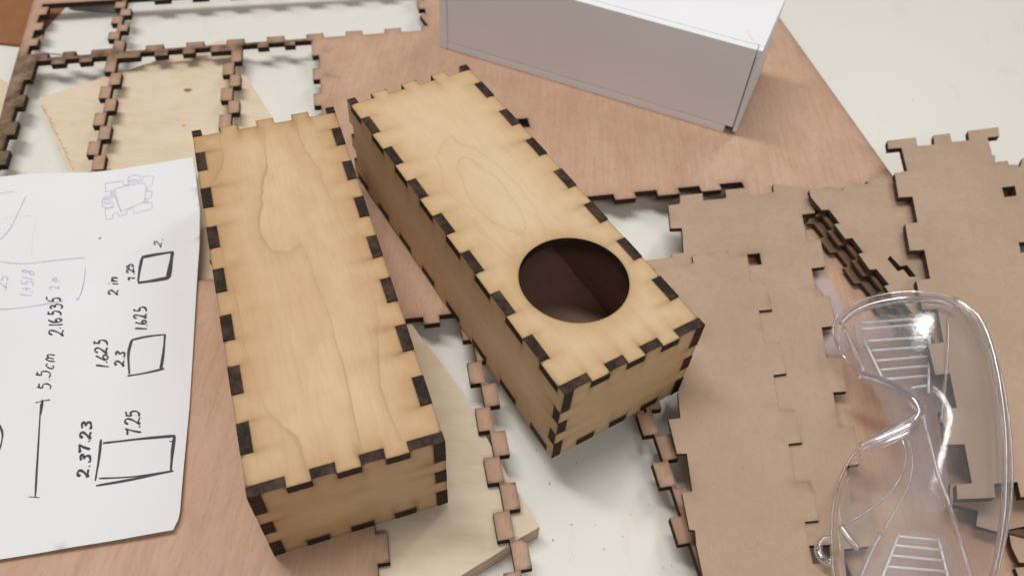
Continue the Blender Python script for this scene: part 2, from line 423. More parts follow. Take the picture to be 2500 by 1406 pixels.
def laminate():
    N = NT('white_laminate'); v = N.coords((1, 1, 1))
    a = N.noise(v, 0.006, 3); c = N.mix(N.ramp(a, [(0.3, 0), (0.7, 1)]), (0.775, 0.76, 0.70), (0.75, 0.735, 0.675))
    st = N.noise(N.coords((1 / 16, 1 / 60, 1), (0, 0, -0.15), (3, 8, 0)), 1, 4, 0.6)
    c = N.mix(N.math('MULTIPLY', N.ramp(st, [(0.63, 0), (0.66, 1)]), 0.14), c, (0.66, 0.58, 0.40))
    sp = N.n('TexVoronoi', feature='F1'); N.put(sp.inputs['Vector'], v); sp.inputs['Scale'].default_value = 0.12
    pk = N.n('SeparateColor'); N.put(pk.inputs[0], sp.outputs['Color'])
    dt = N.math('MULTIPLY', N.ramp(sp.outputs['Distance'], [(0.02, 1), (0.045, 0)]), N.ramp(pk.outputs[0], [(0.7, 0), (0.75, 0.8)]))
    c = N.mix(dt, c, (0.10, 0.08, 0.06))
    peel = N.noise(v, 0.9, 2)
    return N.surf(c, 0.30, N.bump(peel, 0.16, 0.00025), 0.45)
M_TABLE = laminate()
def flat(name, col, rough=0.6, spec=0.3):
    N = NT(name); v = N.coords((1, 1, 1)); a = N.noise(v, 2.0, 3, 0.7)
    return N.surf(N.mix(a, col, tuple(min(1, c * 1.5 + 0.015) for c in col)), rough, None, spec)
M_MARK = flat('black_marker_ink', (0.035, 0.032, 0.045), 0.5)
M_PEN = flat('blue_pen_ink', (0.32, 0.32, 0.50), 0.6)
M_PEN2 = flat('faint_pencil', (0.55, 0.56, 0.66), 0.7)
M_BITS = flat('dark_chip', (0.06, 0.04, 0.028), 0.8)
M_SHADOWGAP = flat('joint_gap_shade', (0.02, 0.02, 0.035), 0.9, 0.05)
M_BARK = flat('ochre_splinter', (0.45, 0.26, 0.08), 0.8)
M_KNOT = flat('brown_knot', (0.22, 0.12, 0.06), 0.7)
M_PURPLE = flat('purple_marker', (0.16, 0.03, 0.08), 0.6)

def clear(name, tint=(0.965, 0.965, 0.97), base=0.045, gain=1.0, rough=0.04, haze=0.0):
    """thin clear polycarbonate: lets light straight through, mirrors more at glancing angles"""
    N = NT(name)
    lw = N.n('LayerWeight'); lw.inputs['Blend'].default_value = 0.5
    f = N.math('POWER', lw.outputs['Facing'], 4.0)
    f = N.math('MULTIPLY_ADD', f, 0.75 * gain, base, clamp=True)
    tr = N.n('BsdfTransparent'); tr.inputs[0].default_value = (*tint, 1)
    gl = N.n('BsdfGlossy'); gl.inputs['Roughness'].default_value = rough; gl.inputs[0].default_value = (1, 1, 1, 1)
    scr = N.noise(N.coords((1, 1, 1)), 0.25, 4, 0.7)
    b = N.bump(scr, 0.15, 0.0004); N.t.links.new(b, gl.inputs['Normal'])
    mx = N.n('MixShader'); N.put(mx.inputs[0], f); N.t.links.new(tr.outputs[0], mx.inputs[1]); N.t.links.new(gl.outputs[0], mx.inputs[2])
    last = mx.outputs[0]
    g2 = N.n('BsdfGlossy'); g2.inputs['Roughness'].default_value = 0.38; g2.inputs[0].default_value = (1, 1, 1, 1)
    m3 = N.n('MixShader'); m3.inputs[0].default_value = 0.022
    N.t.links.new(last, m3.inputs[1]); N.t.links.new(g2.outputs[0], m3.inputs[2]); last = m3.outputs[0]
    if haze:
        df = N.n('BsdfDiffuse'); df.inputs[0].default_value = (0.86, 0.86, 0.88, 1)
        m2 = N.n('MixShader'); m2.inputs[0].default_value = haze
        N.t.links.new(last, m2.inputs[1]); N.t.links.new(df.outputs[0], m2.inputs[2]); last = m2.outputs[0]
    N.t.links.new(last, N.out.inputs[0]); return N.m
M_LENS = clear('clear_polycarbonate', base=0.04, gain=1.1, haze=0.02)
M_ARM = clear('clear_arm_plastic', (0.955, 0.95, 0.96), 0.05, 1.0, 0.12, 0.03)
def solid_clear(name, amt, shine):
    N = NT(name)
    g = N.n('BsdfGlass'); g.inputs['IOR'].default_value = 1.42; g.inputs['Roughness'].default_value = 0.03
    g.inputs['Color'].default_value = (0.97, 0.96, 0.98, 1)
    t = N.n('BsdfTransparent'); t.inputs[0].default_value = (0.94, 0.92, 0.95, 1)
    m = N.n('MixShader'); m.inputs[0].default_value = 0.5
    N.t.links.new(g.outputs[0], m.inputs[1]); N.t.links.new(t.outputs[0], m.inputs[2])
    gl = N.n('BsdfGlossy'); gl.inputs['Roughness'].default_value = shine; gl.inputs[0].default_value = (1, 1, 1, 1)
    m2 = N.n('MixShader'); m2.inputs[0].default_value = amt
    N.t.links.new(m.outputs[0], m2.inputs[1]); N.t.links.new(gl.outputs[0], m2.inputs[2])
    last = m2.outputs[0]
    if amt > .3:
        df = N.n('BsdfDiffuse'); df.inputs[0].default_value = (0.9, 0.9, 0.92, 1)  # slat glints put into the colour as white diffuse
        m4 = N.n('MixShader'); m4.inputs[0].default_value = 0.35
        N.t.links.new(last, m4.inputs[1]); N.t.links.new(df.outputs[0], m4.inputs[2]); last = m4.outputs[0]
    N.t.links.new(last, N.out.inputs[0])
    return N.m
M_RIM = solid_clear('clear_moulded_rim', 0.16, 0.12)
M_SLAT = solid_clear('clear_moulded_slat', 0.55, 0.42)

# ------------------------------------------------------------------ the table
V, Fc = box(-900, 1100, -700, 1500, -25, 0)
t = prism_mesh(V, Fc, 'table_top', [M_TABLE]); tag(t, kind='structure')

# ------------------------------------------------------------------ the laser-cut plywood sheet
TH = math.radians(13.2); UU = (math.cos(TH), math.sin(TH)); VV = (-UU[1], UU[0])
def UV(u, v):
    return (u * UU[0] + v * VV[0], u * UU[1] + v * VV[1])
def warp(u, v):
    du = 0.00013 * min(u, 0) * (v - 400)
    dv = 0.017 * (u + 134) * min(max((v - 350) / 90, 0), 1) if u < 60 else 0
    return (u + du, v + dv)

def cell(u0, u1, v0, v1, left=(), right=(), top=(), bottom=(), dl=4.0, dr=4.0, dt=4.3, db=4.6):
    """outline of a cut-out; the listed intervals are fingers of wood left standing into it"""
    eps = 0.3
    def ed(iv, a, b):                      # sorted, clipped; notes whether a finger fills the corner
        iv = sorted((max(x, a), min(y, b)) for x, y in iv if y > a and x < b)
        return iv, bool(iv) and iv[0][0] <= a + eps, bool(iv) and iv[-1][1] >= b - eps
    B, bs, be = ed(bottom, u0, u1); R, rs, re = ed(right, v0, v1); T, ts, te = ed(top, u0, u1); L, ls, le = ed(left, v0, v1)
    p = []
    if not (bs or ls): p.append((u0, v0))
    for a, b in B:
        if a > u0 + eps: p.append((a, v0))
        p += [(a, v0 + db), (b, v0 + db)]
        if b < u1 - eps: p.append((b, v0))
    if not (be or rs): p.append((u1, v0))
    for a, b in R:
        if a > v0 + eps: p.append((u1, a))
        elif not be: p.append((u1 - dr, v0)); p.pop(); p.append((u1 - dr, v0))
        if not (a <= v0 + eps): p.append((u1 - dr, a))
        if b < v1 - eps: p += [(u1 - dr, b), (u1, b)]
        else: p.append((u1 - dr, v1))
    if not (re or te): p.append((u1, v1))
    for a, b in reversed(T):
        if b < u1 - eps: p.append((b, v1))
        p += [(b, v1 - dt), (a, v1 - dt)]
        if a > u0 + eps: p.append((a, v1))
    if not (ts or le): p.append((u0, v1))
    for a, b in reversed(L):
        if b < v1 - eps: p += [(u0, b), (u0 + dl, b)]
        else: p.append((u0 + dl, v1))
        if a > v0 + eps: p += [(u0 + dl, a), (u0, a)]
        else: p.append((u0 + dl, v0))
    return p
def rep(a, b, pitch, n): return [(a + pitch * i, b + pitch * i) for i in range(n)]

cells = {}
cells['T1'] = cell(-193.8, -147.0, 438.6, 498, left=[(485.6, 494.7), (468.5, 476.8), (452, 459.8)], right=[(488.2, 495.4), (470.4, 478.2), (453.1, 460.9)],
                   bottom=[(-193.8, -182), (-174.2, -167.2), (-158.6, -147.0)])
cells['T2'] = cell(-144.7, 39.4, 439.3, 499, left=[(478.7, 486.2), (461.3, 468.5), (439.3, 451)], right=[(439.3, 457), (464.0, 474), (486, 496)],
                   bottom=[(-128.5, -118.5), (-105.6, -95.4), (-82.5, -72.1), (-59, -48.6), (-35.6, -25.3), (-12, -1.6), (11.8, 22.1), (35.2, 39.4)],
                   top=[(-128.5, -118.5), (-105.6, -95.4), (-82.5, -72.1), (-59, -48.6), (-35.6, -25.3), (-12, -1.6), (11.8, 22.1)])
cells['T3'] = cell(-191.2, -145.1, 250, 435.4, left=[(417.5, 435.4)] + rep(247.7, 259, 24.1, 7), right=[(419.5, 435.4)] + rep(250, 261, 24.1, 7),
                   top=[(-179.2, -171.6), (-164.1, -157.2)], dl=3.7, dr=4.0)
cells['T4'] = cell(-143.2, -79.2, 252, 437.0, left=rep(262.0, 273.2, 24.1, 7), right=rep(263.7, 275.3, 24.1, 7),
                   top=[(-143.2, -130.9), (-122.9, -115.5), (-107.1, -100.1), (-91.3, -79.2)], dt=4.7, dr=4.4)
cells['T5'] = cell(-77.2, -28.6, 254, 437.1, left=[(420.5, 437.1)] + rep(276.2, 287.2, 24.1, 6), right=[(421, 437.1)] + rep(276.8, 287.8, 24.1, 6),
                   top=[(-64.3, -57.8), (-48.6, -42.3)], dt=3.8)
for k in cells: cells[k] = [warp(*q) for q in cells[k]]
cells['K1'] = cell(-16.0, 31.4, 40, 216.8, left=[(201.5, 216.8)] + rep(42.1, 53.0, 22.55, 7), right=[(201.5, 216.8)] + rep(66.0, 76.8, 22.58, 6),
                   top=[(-3.8, 3.7), (11.5, 18.5)], dl=4.3, dr=4.3, dt=4.1)
cells['K2'] = cell(33.4, 96.2, 40, 217, left=rep(54.3, 65.1, 22.58, 7), right=rep(54.2, 64.6, 22.55, 7), dl=4.2, dr=4.4)
k3 = cell(98.3, 186, 40, 282.1, left=rep(64.4, 75.3, 22.75, 9), top=[(116.1, 127.2), (139, 150.7), (162.4, 173.5)], dl=4.5, dt=4.3)
k3 = [q for q in k3 if q != (186, 40)] 
i = k3.index((186, 282.1)); k3 = k3[:i] + [(150, 40), (150, 262), (186, 262)] + k3[i:]
cells['K3'] = k3
cells['K4'] = [(55, 340.5), (84, 340.5), (84, 348.4), (55, 348.4)]
out_uv = [(-189, 22), (269.8, 22), (269.8, 506), (-202.9, 506), (-200.3, 448.5), (-198.2, 402), (-196.8, 380), (-194.5, 330), (-190, 240)]
holes = [[UV(*q) for q in c] for c in cells.values()]
def pink_smoke(ov):
    s = np.zeros(len(ov))
    # soot where the laser burnt hardest: the far left corner of the sheet
    U_ = ov @ np.array(UU); V_ = ov @ np.array(VV)
    for u, v, r, a in ((-197, 425, 14, .8), (-196, 400, 16, .85), (-192, 375, 16, .85), (-170, 437, 14, .8), (-188, 437, 12, .8), (-188, 350, 18, .8), (-186, 325, 18, .8),
                       (-62, 440, 8, .55), (-42, 441, 8, .55), (-150, 431, 6, .5), (-38, 443, 7, .5), (-24, 428, 4, .35), (-24, 402, 4, .35), (-20, 378, 4, .35)) + tuple((u_, 438, 7, .95) for u_ in range(-196, -140, 7)) + tuple((u_, 437, 6, .85) for u_ in range(-138, -40, 9)) + tuple((-190, v_, 9, 1.0) for v_ in range(310, 436, 8)):
        s = np.maximum(s, a * np.exp(-((U_ - u) ** 2 + (V_ - v) ** 2) / (r * r)))
    return s
pink = sheet('laser_cut_sheet', [UV(*q) for q in out_uv], holes, 9.7, 13.0, (M_PINK, M_PINK_E), near=1.5, far=14, band=6, smoke=pink_smoke)
tag(pink, 'large reddish plywood sheet with toothed rectangular cut-outs, lying under both wooden boxes', 'plywood sheet')

# ------------------------------------------------------------------ plywood offcuts and card under the sheet
off = sheet('plywood_offcut', PL([(95, 240), (547, 97), (664, 289), (760, 450), (700, 700), (330, 830), (230, 590), (165, 415)], 4), [], 0.3, 4.0, (M_PALE, M_PLYEDGE), near=6, far=20, rough=0.4)
tag(off, 'thin pale plywood offcut with a dark knot, under the reddish sheet at the far left', 'plywood offcut')
def speck(name, px, py, z, rx, ry, rot, mat, parent=None, h=0.12, n=14):
    x, y = P(px, py, z); ring = []
    for k in range(n):
        a = 2 * math.pi * k / n; r = 1 + random.uniform(-0.18, 0.18)
        dx, dy = rx * r * math.cos(a), ry * r * math.sin(a)
        ring.append((x + dx * math.cos(rot) - dy * math.sin(rot), y + dx * math.sin(rot) + dy * math.cos(rot)))
    V = [(a, b, z + 0.02) for a, b in ring] + [(a, b, z + h) for a, b in ring]
    F = [tuple(range(n))[::-1], tuple(range(n, 2 * n))] + [(k, (k + 1) % n, n + (k + 1) % n, n + k) for k in range(n)]
    return prism_mesh(V, F, name, [mat], parent=parent)
speck('knot', 459, 221, 4, 2.4, 1.6, 0.2, M_KNOT, off, 0.08)
speck('knot', 449, 307, 4, 1.2, 0.7, 0.2, M_BARK, off, 0.08)
# splintered ochre edge
rs = random.Random(3); V = []; F = []
for k in range(70):
    t_ = k / 70; x, y = P(101 + 75 * t_ + rs.uniform(-1, 3), 262 + 155 * t_, 4)
    w_, l_ = rs.uniform(.3, 1.0), rs.uniform(.8, 3.2) * (1.3 if rs.random() < .2 else .6); b = len(V)
    V += [(x, y, 3.9), (x + l_, y + w_ * .3, 4.05), (x + .1, y + w_, 3.9), (x + l_ * .4, y + w_ * .5, 4.25)]
    F += [(b, b + 1, b + 3), (b + 1, b + 2, b + 3), (b + 2, b, b + 3), (b, b + 2, b + 1)]
prism_mesh(V, F, 'splintered_edge', [M_BARK], parent=off)

off2 = sheet('plywood_offcut', PL([(1318, 1285), (1240, 1165), (1135, 965), (1060, 862), (1008, 795), (960, 745), (560, 1000), (620, 1560), (900, 1560), (1120, 1408)], 9.4), [],
             0.2, 9.4, (M_PALE2, M_PLYEDGE), near=5, far=16, rough=0.3)
tag(off2, 'thick yellowish plywood block corner poking out beside the plain box, under the toothed strip', 'plywood offcut')

hb = sheet('hardboard', PL([(-160, 88), (52, 110), (112, 70), (166, 10), (215, -60), (-160, -60)], 2), [], 0.2, 2.0, (M_HARD, M_HARD), near=8, far=30)
tag(hb, 'reddish brown hardboard piece in the far left corner under the plywood sheet', 'hardboard')
pl3 = sheet('plywood_offcut', PL([(-160, 175), (0, 192), (28, 210), (20, 300), (-10, 420), (-160, 420)], 1.5), [], 0.1, 1.5, (M_PALE, M_PLYEDGE), near=8, far=30)
tag(pl3, 'sliver of pale plywood at the left picture edge, outside the reddish sheet', 'plywood offcut')
fb = sheet('foam_board_offcut', PL([(100, 128), (112, 70), (166, 10), (172, 26), (285, 34), (290, 60), (268, 140)], 1.5), [], 0.1, 1.5, (M_CARD, M_FOAM_E), near=6, far=20)
tag(fb, 'white card scrap with a slanted edge, seen through the far left opening', 'card')
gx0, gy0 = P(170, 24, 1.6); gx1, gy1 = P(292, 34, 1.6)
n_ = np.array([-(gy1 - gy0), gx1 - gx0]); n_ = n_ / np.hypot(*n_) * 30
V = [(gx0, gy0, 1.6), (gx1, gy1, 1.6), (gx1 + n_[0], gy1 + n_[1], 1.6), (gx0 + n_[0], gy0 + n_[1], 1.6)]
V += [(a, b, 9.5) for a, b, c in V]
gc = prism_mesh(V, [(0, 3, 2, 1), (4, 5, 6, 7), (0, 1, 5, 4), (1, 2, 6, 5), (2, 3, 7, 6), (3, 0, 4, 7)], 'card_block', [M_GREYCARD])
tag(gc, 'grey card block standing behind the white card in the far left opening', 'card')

# ------------------------------------------------------------------ the two finger-jointed boxes
BL, BW, BH, BT = 184.15, 63.5, 46.09, 4.0
def cuts(n, total):
    s = (total - 2 * BT) / n
    return [BT + s * i for i in range(n + 1)]
YB = cuts(15, BL); XB = cuts(7, BW); ZB = [BT, 10.4, 18.1, 25.6, 33.2, BH - BT]
def profile(bounds, total, keep, corner):
    """[(a, b, depth)] along one side of a panel: depth 0 where a finger reaches the outside"""
    iv = []
    if corner: iv.append((0, bounds[0], 0 if corner == 'own' else BT))
    for i in range(len(bounds) - 1):
        iv.append((bounds[i], bounds[i + 1], 0 if keep(i) else BT))
    if corner: iv.append((bounds[-1], total, 0 if corner == 'own' else BT))
    return iv
def panel_outline(w_, h_, bot, rgt, top, lft):
    p = []
    for a, b, d in bot: p += [(a, d), (b, d)]
    for a, b, d in rgt: p += [(w_ - d, a), (w_ - d, b)]
    for a, b, d in reversed(top): p += [(b, h_ - d), (a, h_ - d)]
    for a, b, d in reversed(lft): p += [(d, b), (d, a)]
    q = []
    for s in p:
        if not q or (abs(s[0] - q[-1][0]) + abs(s[1] - q[-1][1])) > 1e-6: q.append(s)
    if abs(q[0][0] - q[-1][0]) + abs(q[0][1] - q[-1][1]) < 1e-6: q.pop()
    # drop collinear points
    r = []
    n = len(q)
    for i in range(n):
        a, b, c = q[i - 1], q[i], q[(i + 1) % n]
        if abs((b[0] - a[0]) * (c[1] - b[1]) - (b[1] - a[1]) * (c[0] - b[0])) > 1e-7: r.append(b)
    return r
def inset(loop, k=0.05):
    """kerf: pull the outline in by k all round"""
    n = len(loop); out = []
    s = 1 if sarea(loop) > 0 else -1
    for i in range(n):
        a, b, c = loop[i - 1], loop[i], loop[(i + 1) % n]
        def nrm(p, q):
            l = math.hypot(q[0] - p[0], q[1] - p[1]); return (-(q[1] - p[1]) / l * s, (q[0] - p[0]) / l * s)
        n1, n2 = nrm(a, b), nrm(b, c)
        out.append((b[0] + (n1[0] + n2[0]) * k, b[1] + (n1[1] + n2[1]) * k))
    return out
def smoke_fn(w_, h_, loop, seed, hole=None, amp=1.0):
    rr = random.Random(seed); C = []
    for x, y in loop:
        ex = min(x, w_ - x) < BT + .5; ey = min(y, h_ - y) < BT + .5
        if ex and min(x, w_ - x) > BT - .8 and not (ey and min(y, h_ - y) < .5):
            C.append((x, y, 1 if x < w_ / 2 else -1, 0, rr.uniform(.1, 1.0) ** 1.3, rr.uniform(2.5, 8.0)))
        elif ey and min(y, h_ - y) > BT - .8:
            C.append((x, y, 0, 1 if y < h_ / 2 else -1, rr.uniform(.1, 1.0) ** 1.3, rr.uniform(2.0, 6.0)))
    def f(ov):
        s = np.zeros(len(ov))
        for x, y, dx, dy, a, l in C:
            qx, qy = ov[:, 0] - x, ov[:, 1] - y
            al = qx * dx + qy * dy; pe = np.abs(qx * dy - qy * dx)
            al2 = np.where(al > 0, al / l, -al / 2.2)
            wd = 0.65 + np.maximum(al, 0) * 0.20
            s = np.maximum(s, a * amp * np.exp(-al2) * np.exp(-(pe / wd) ** 2))
        return s
    return f

def finger_box(name, loc, rot, mats, hole, seed):
    root = empty(name, [c * MM for c in loc], rot)
    k = 0.05
    odd = lambda i: i % 2 == 1
    even = lambda i: i % 2 == 0
    # top and bottom: corners belong to the sides
    tb = panel_outline(BW, BL, profile(XB, BW, odd, None), profile(YB, BL, even, None), profile(XB, BW, odd, None), profile(YB, BL, even, None))
    hl = []
    if hole:
        cx, cy, r = hole
        hl = [[(cx + r * math.cos(2 * math.pi * a / 96), cy + r * math.sin(2 * math.pi * a / 96)) for a in range(96)]]
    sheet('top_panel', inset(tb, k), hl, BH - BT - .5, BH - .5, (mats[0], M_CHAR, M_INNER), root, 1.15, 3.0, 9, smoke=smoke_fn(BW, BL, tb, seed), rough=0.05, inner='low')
    sheet('bottom_panel', inset(tb, k), [], 0.0, BT, (mats[0], M_CHAR, M_INNER), root, 2.4, 6, 8, inner='top')
    # sides, drawn in (y, z) and stood up
    sd = panel_outline(BL, BH, profile(YB, BL, odd, 'own'), profile(ZB, BH, even, 'own'), profile(YB, BL, odd, 'own'), profile(ZB, BH, even, 'own'))
    for x, sg in ((0.0, 0), (BW - BT, 1)):
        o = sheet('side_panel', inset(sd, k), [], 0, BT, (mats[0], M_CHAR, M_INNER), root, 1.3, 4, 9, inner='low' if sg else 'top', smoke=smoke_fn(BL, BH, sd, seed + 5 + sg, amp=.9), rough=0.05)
        # (y, z, x) -> x y z
        me = o.data
        co = np.zeros(len(me.vertices) * 3, np.float32); me.vertices.foreach_get('co', co); co = co.reshape(-1, 3)
        co = np.stack([co[:, 2] + x * MM, co[:, 0], co[:, 1]], 1)
        me.vertices.foreach_set('co', co.ravel()); me.update()
    fr = panel_outline(BW, BH, profile(XB, BW, even, 'no'), profile(ZB, BH, odd, 'no'), profile(XB, BW, even, 'no'), profile(ZB, BH, odd, 'no'))
    fr = panel_outline(BW, BH, [(BT, XB[1], 0)] + profile(XB, BW, even, None)[1:], [(BT, ZB[1], BT)] + profile(ZB, BH, odd, None)[1:],
                       profile(XB, BW, even, None), profile(ZB, BH, odd, None))
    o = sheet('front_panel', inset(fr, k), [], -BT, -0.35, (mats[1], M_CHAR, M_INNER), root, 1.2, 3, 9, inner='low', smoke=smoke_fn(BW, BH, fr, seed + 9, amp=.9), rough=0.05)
    me = o.data
    co = np.zeros(len(me.vertices) * 3, np.float32); me.vertices.foreach_get('co', co); co = co.reshape(-1, 3)
    co = np.stack([co[:, 0], -co[:, 2], co[:, 1]], 1)
    me.vertices.foreach_set('co', co.ravel()); me.update()
    return root
bA = finger_box('wooden_box', (-77.029, 103.375, 13.06), (0, 0, 0.391503), (M_BOXA, M_BOXA_X), None, 21)
tag(bA, 'plain birch box with burnt finger joints and a closed lid, beside the handwritten paper', 'wooden box', 'finger-jointed wooden boxes')
bB = finger_box('wooden_box', (19.704, 148.534, 13.2), (0.010429, 0.013575, 0.595164), (M_BOXB, M_BOXB_X), (32.8, 42.6, 21.6), 33)
tag(bB, 'birch box with a large round hole cut in its lid', 'wooden box', 'finger-jointed wooden boxes')

# ------------------------------------------------------------------ white foam-board box
fx, fy = -53.5, 421.6; ang = math.radians(-21.3); FL, FD, FH, FT = 184.2, 64.0, 54.0, 4.6
fbx = empty('foam_board_box', (fx * MM, fy * MM, 13.1 * MM), (0, 0, ang))
def fpanel(name, *b, bevel=0.35):
    V, F = box(*b); o = prism_mesh(V, F, name, [M_FOAM], parent=fbx, bevel=bevel); return o
fpanel('bottom_panel', FT + .3, FL - 7, 0, FD, 0, FT)
fpanel('front_panel', FT + .3, FL - 2.9, 0.08, FT, FT + .35, FH)
fpanel('back_panel', FT + .3, FL - FT - .6, FD - FT, FD, FT + .3, FH - FT - .3)
fpanel('side_panel', 0, FT, -0.2, FT + .1, 0, FH)
fpanel('side_panel', 0, FT, FT + .2, FD, 0, FH - FT - .3)
fpanel('side_panel', FL - 2.4, FL - .2, 0.7, FD, 2.0, FH - FT - .3)
fpanel('corner_strip', FL - 2.6, FL, 0.4, FT + .2, FH - FT, FH)
fpanel('top_panel', 0, FL, FT + .4, FD, FH - FT, FH)
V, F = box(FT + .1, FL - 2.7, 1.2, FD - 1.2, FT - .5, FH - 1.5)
prism_mesh(V, F, 'dark_gap_backing', [M_SHADOWGAP], parent=fbx)  # added dark filler inside; paints the shade seen in the panel gaps
tube([(FL - 3 - 9 * t_, 5 + 7 * t_ * t_ + t_ * 3, FH + .1) for t_ in [0, .3, .6, 1]], 0.12, 'loose_thread', M_PEN2, fbx, 5)
tag(fbx, 'white foam-board box resting on the reddish plywood behind the wooden boxes', 'foam box')

# ------------------------------------------------------------------ brown cardboard sheets
def chipsheet(pts, hl, z, th, mat, label, group='toothed brown cardboard sheets', name='cardboard_sheet', zf=None):
    o = sheet(name, PL(pts, z), [PL(h, z) for h in hl], z - th, z, (mat, M_CHIP_E), near=1.8, far=14, band=4.5, zf=zf)
    tag(o, label, 'cardboard sheet', group); return o
ZLOW, ZTOP = 19.5, 21.2
chipsheet([(1572, 637), (1640, 627), (1640, 619), (1669, 617), (1665, 557), (1637, 558), (1632, 502), (1660, 498), (1661, 478), (1715, 472), (1717, 490), (1773, 484), (1771, 464),
           (1828, 458), (1831, 477), (1889, 470), (1887, 449), (1983, 462), (1990, 520), (1958, 524), (1969, 587), (2003, 584), (2015, 651), (1981, 655), (1994, 725), (2026, 722),
           (2040, 795), (2006, 799), (2018, 875), (2053, 872), (2068, 955), (2034, 957), (2047, 1042), (2086, 1040), (2098, 1132), (2065, 1136), (2080, 1225), (2120, 1220),
           (2140, 1330), (2060, 1340), (2075, 1500), (1790, 1500), (1770, 1000), (1700, 800), (1600, 660)],
          [[(1824, 621), (1855, 618), (1860, 646), (1829, 649)], [(1975, 1331), (2032, 1328), (2036, 1372), (1985, 1376)]], ZLOW, 2.4, M_CHIP2,
          'brown cardboard sheet half hidden under the sheet beside the box with the hole')
chipsheet([(1594, 662), (1614, 657), (1693, 643), (1690, 624), (1778, 611), (1781, 631), (1824, 621), (1832, 690), (1868, 687), (1886, 755), (1853, 758), (1866, 838), (1903, 834),
           (1921, 911), (1888, 915), (1902, 1003), (1940, 998), (1960, 1079), (1925, 1083), (1942, 1178), (1980, 1173), (2000, 1269), (1965, 1273), (1975, 1331), (1985, 1376),
           (2036, 1372), (2050, 1500), (1730, 1500), (1715, 1400), (1700, 1330), (1697, 1294), (1683, 1292), (1665, 1203), (1690, 1198), (1677, 1107), (1653, 1107), (1632, 1024), (1661, 1020),
           (1655, 957), (1682, 885), (1712, 805)], [], ZTOP, 1.6, M_CHIP,
          'large brown cardboard sheet touching the front corner of the box with the round hole')
steps = [(2006, 513), (2024, 512), (2050, 545), (2037, 548), (2064, 583), (2081, 581), (2108, 617), (2096, 620), (2123, 658), (2140, 657), (2171, 695), (2159, 698),
         (2187, 737), (2204, 736), (2237, 776), (2224, 779), (2252, 818), (2270, 817), (2300, 860)]
tail = [(2370, 850), (2330, 560), (2230, 470), (2185, 462), (2180, 449), (2164, 437), (2156, 430), (2114, 443), (2120, 448), (2105, 451), (2078, 449), (2056, 459), (2059, 463), (2046, 462), (2023, 456), (1975, 464), (1980, 482)]
crack = [(2173, 624), (2198, 650), (2214, 647), (2237, 675), (2220, 676), (2206, 658), (2192, 662), (2175, 642), (2167, 633)]
chipsheet(steps + tail, [crack], 24.6, 2.4, M_CHIP, 'brown cardboard sheet with a torn top edge, between the two big cardboard sheets', zf=lambda x, y: 0.0)
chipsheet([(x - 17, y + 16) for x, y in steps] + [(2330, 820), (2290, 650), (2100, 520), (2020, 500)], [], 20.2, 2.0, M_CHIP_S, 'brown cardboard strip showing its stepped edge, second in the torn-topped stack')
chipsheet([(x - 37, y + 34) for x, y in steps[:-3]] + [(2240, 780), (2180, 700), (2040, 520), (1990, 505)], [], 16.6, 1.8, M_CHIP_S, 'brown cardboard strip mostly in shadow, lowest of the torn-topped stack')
chipsheet([(2215, 418), (2201, 361), (2169, 364), (2166, 344), (2236, 336), (2240, 357), (2281, 353), (2279, 331), (2319, 326), (2324, 347), (2366, 343), (2363, 320), (2437, 311),
           (2440, 333), (2411, 336), (2423, 380), (2430, 380), (2429, 396), (2460, 393), (2464, 405), (2491, 407), (2496, 386), (2580, 376), (2760, 900), (2760, 1200), (2560, 1208),
           (2492, 1213), (2484, 1176), (2427, 1180), (2430, 1214), (2337, 1218), (2335, 1182), (2373, 1179), (2355, 1084), (2313, 1085), (2297, 1000), (2336, 995), (2319, 911),
           (2283, 915), (2266, 840), (2304, 835), (2289, 754), (2252, 757), (2237, 685), (2271, 680), (2257, 610), (2221, 612), (2210, 547), (2240, 543), (2228, 480), (2194, 482), (2184, 423)],
          [[(2446, 458), (2478, 454), (2482, 478), (2452, 482)], [(2487, 592), (2545, 586), (2549, 612), (2492, 617)]], 30.0, 3.0, M_CHIP,
          'large brown cardboard sheet at the right edge, its square teeth pointing at the far table', zf=None)
chipsheet([(2320, 1180), (2560, 1150), (2640, 1320), (2500, 1284), (2462, 1292), (2439, 1298), (2383, 1283), (2388, 1246), (2318, 1229)], [], 20.5, 2.2, M_CHIP2,
          'brown cardboard piece with one stepped edge, below the clear goggles at the right')
chipsheet([(2464, 1305), (2560, 1330), (2560, 1376), (2488, 1372), (2470, 1335)], [], 17.5, 2.2, M_CHIP2, 'small brown cardboard scrap at the lower right edge beside the goggles')
chipsheet([(2478, 1385), (2560, 1378), (2560, 1440), (2505, 1440), (2488, 1410)], [], 15.5, 2.0, M_CHIP2, 'smallest brown cardboard scrap, in the lower right corner')
chipsheet([(2428, 402), (2560, 404), (2560, 700), (2440, 700)], [], 23.5, 2.0, M_CHIP2, 'brown cardboard piece seen only through the square slots near the right edge')
# ------------------------------------------------------------------ paper with the notes
pz = 14.3
ppts = [(-260, 452), (0, 431), (60, 426), (120, 424), (225, 420), (300, 412), (380, 400), (471, 387), (480, 440), (490, 520), (489, 600), (482, 690), (471, 860), (462, 1000), (452, 1120), (442, 1250), (437, 1272), (425, 1296),
        (300, 1318), (150, 1342), (0, 1366), (-260, 1405)]
PP = PL(ppts, pz)
ex, ey = P(490, 520, pz); cx_, cy_ = P(435, 1290, pz)
def paper_z(x, y):
    a = 1.6 * math.exp(-((x - ex) ** 2 + (y - ey) ** 2) / 38 ** 2)
    b = 1.2 * math.exp(-((x - cx_ + 20) ** 2 + (y - cy_ - 5) ** 2) / 30 ** 2)
    return a + b + 0.35 * math.sin(x * 0.07 + y * 0.02) + 0.3 * math.sin(y * 0.06 + 1) + 0.3 * math.exp(-((x * .97 + y * .24 + 118) / 7) ** 2)
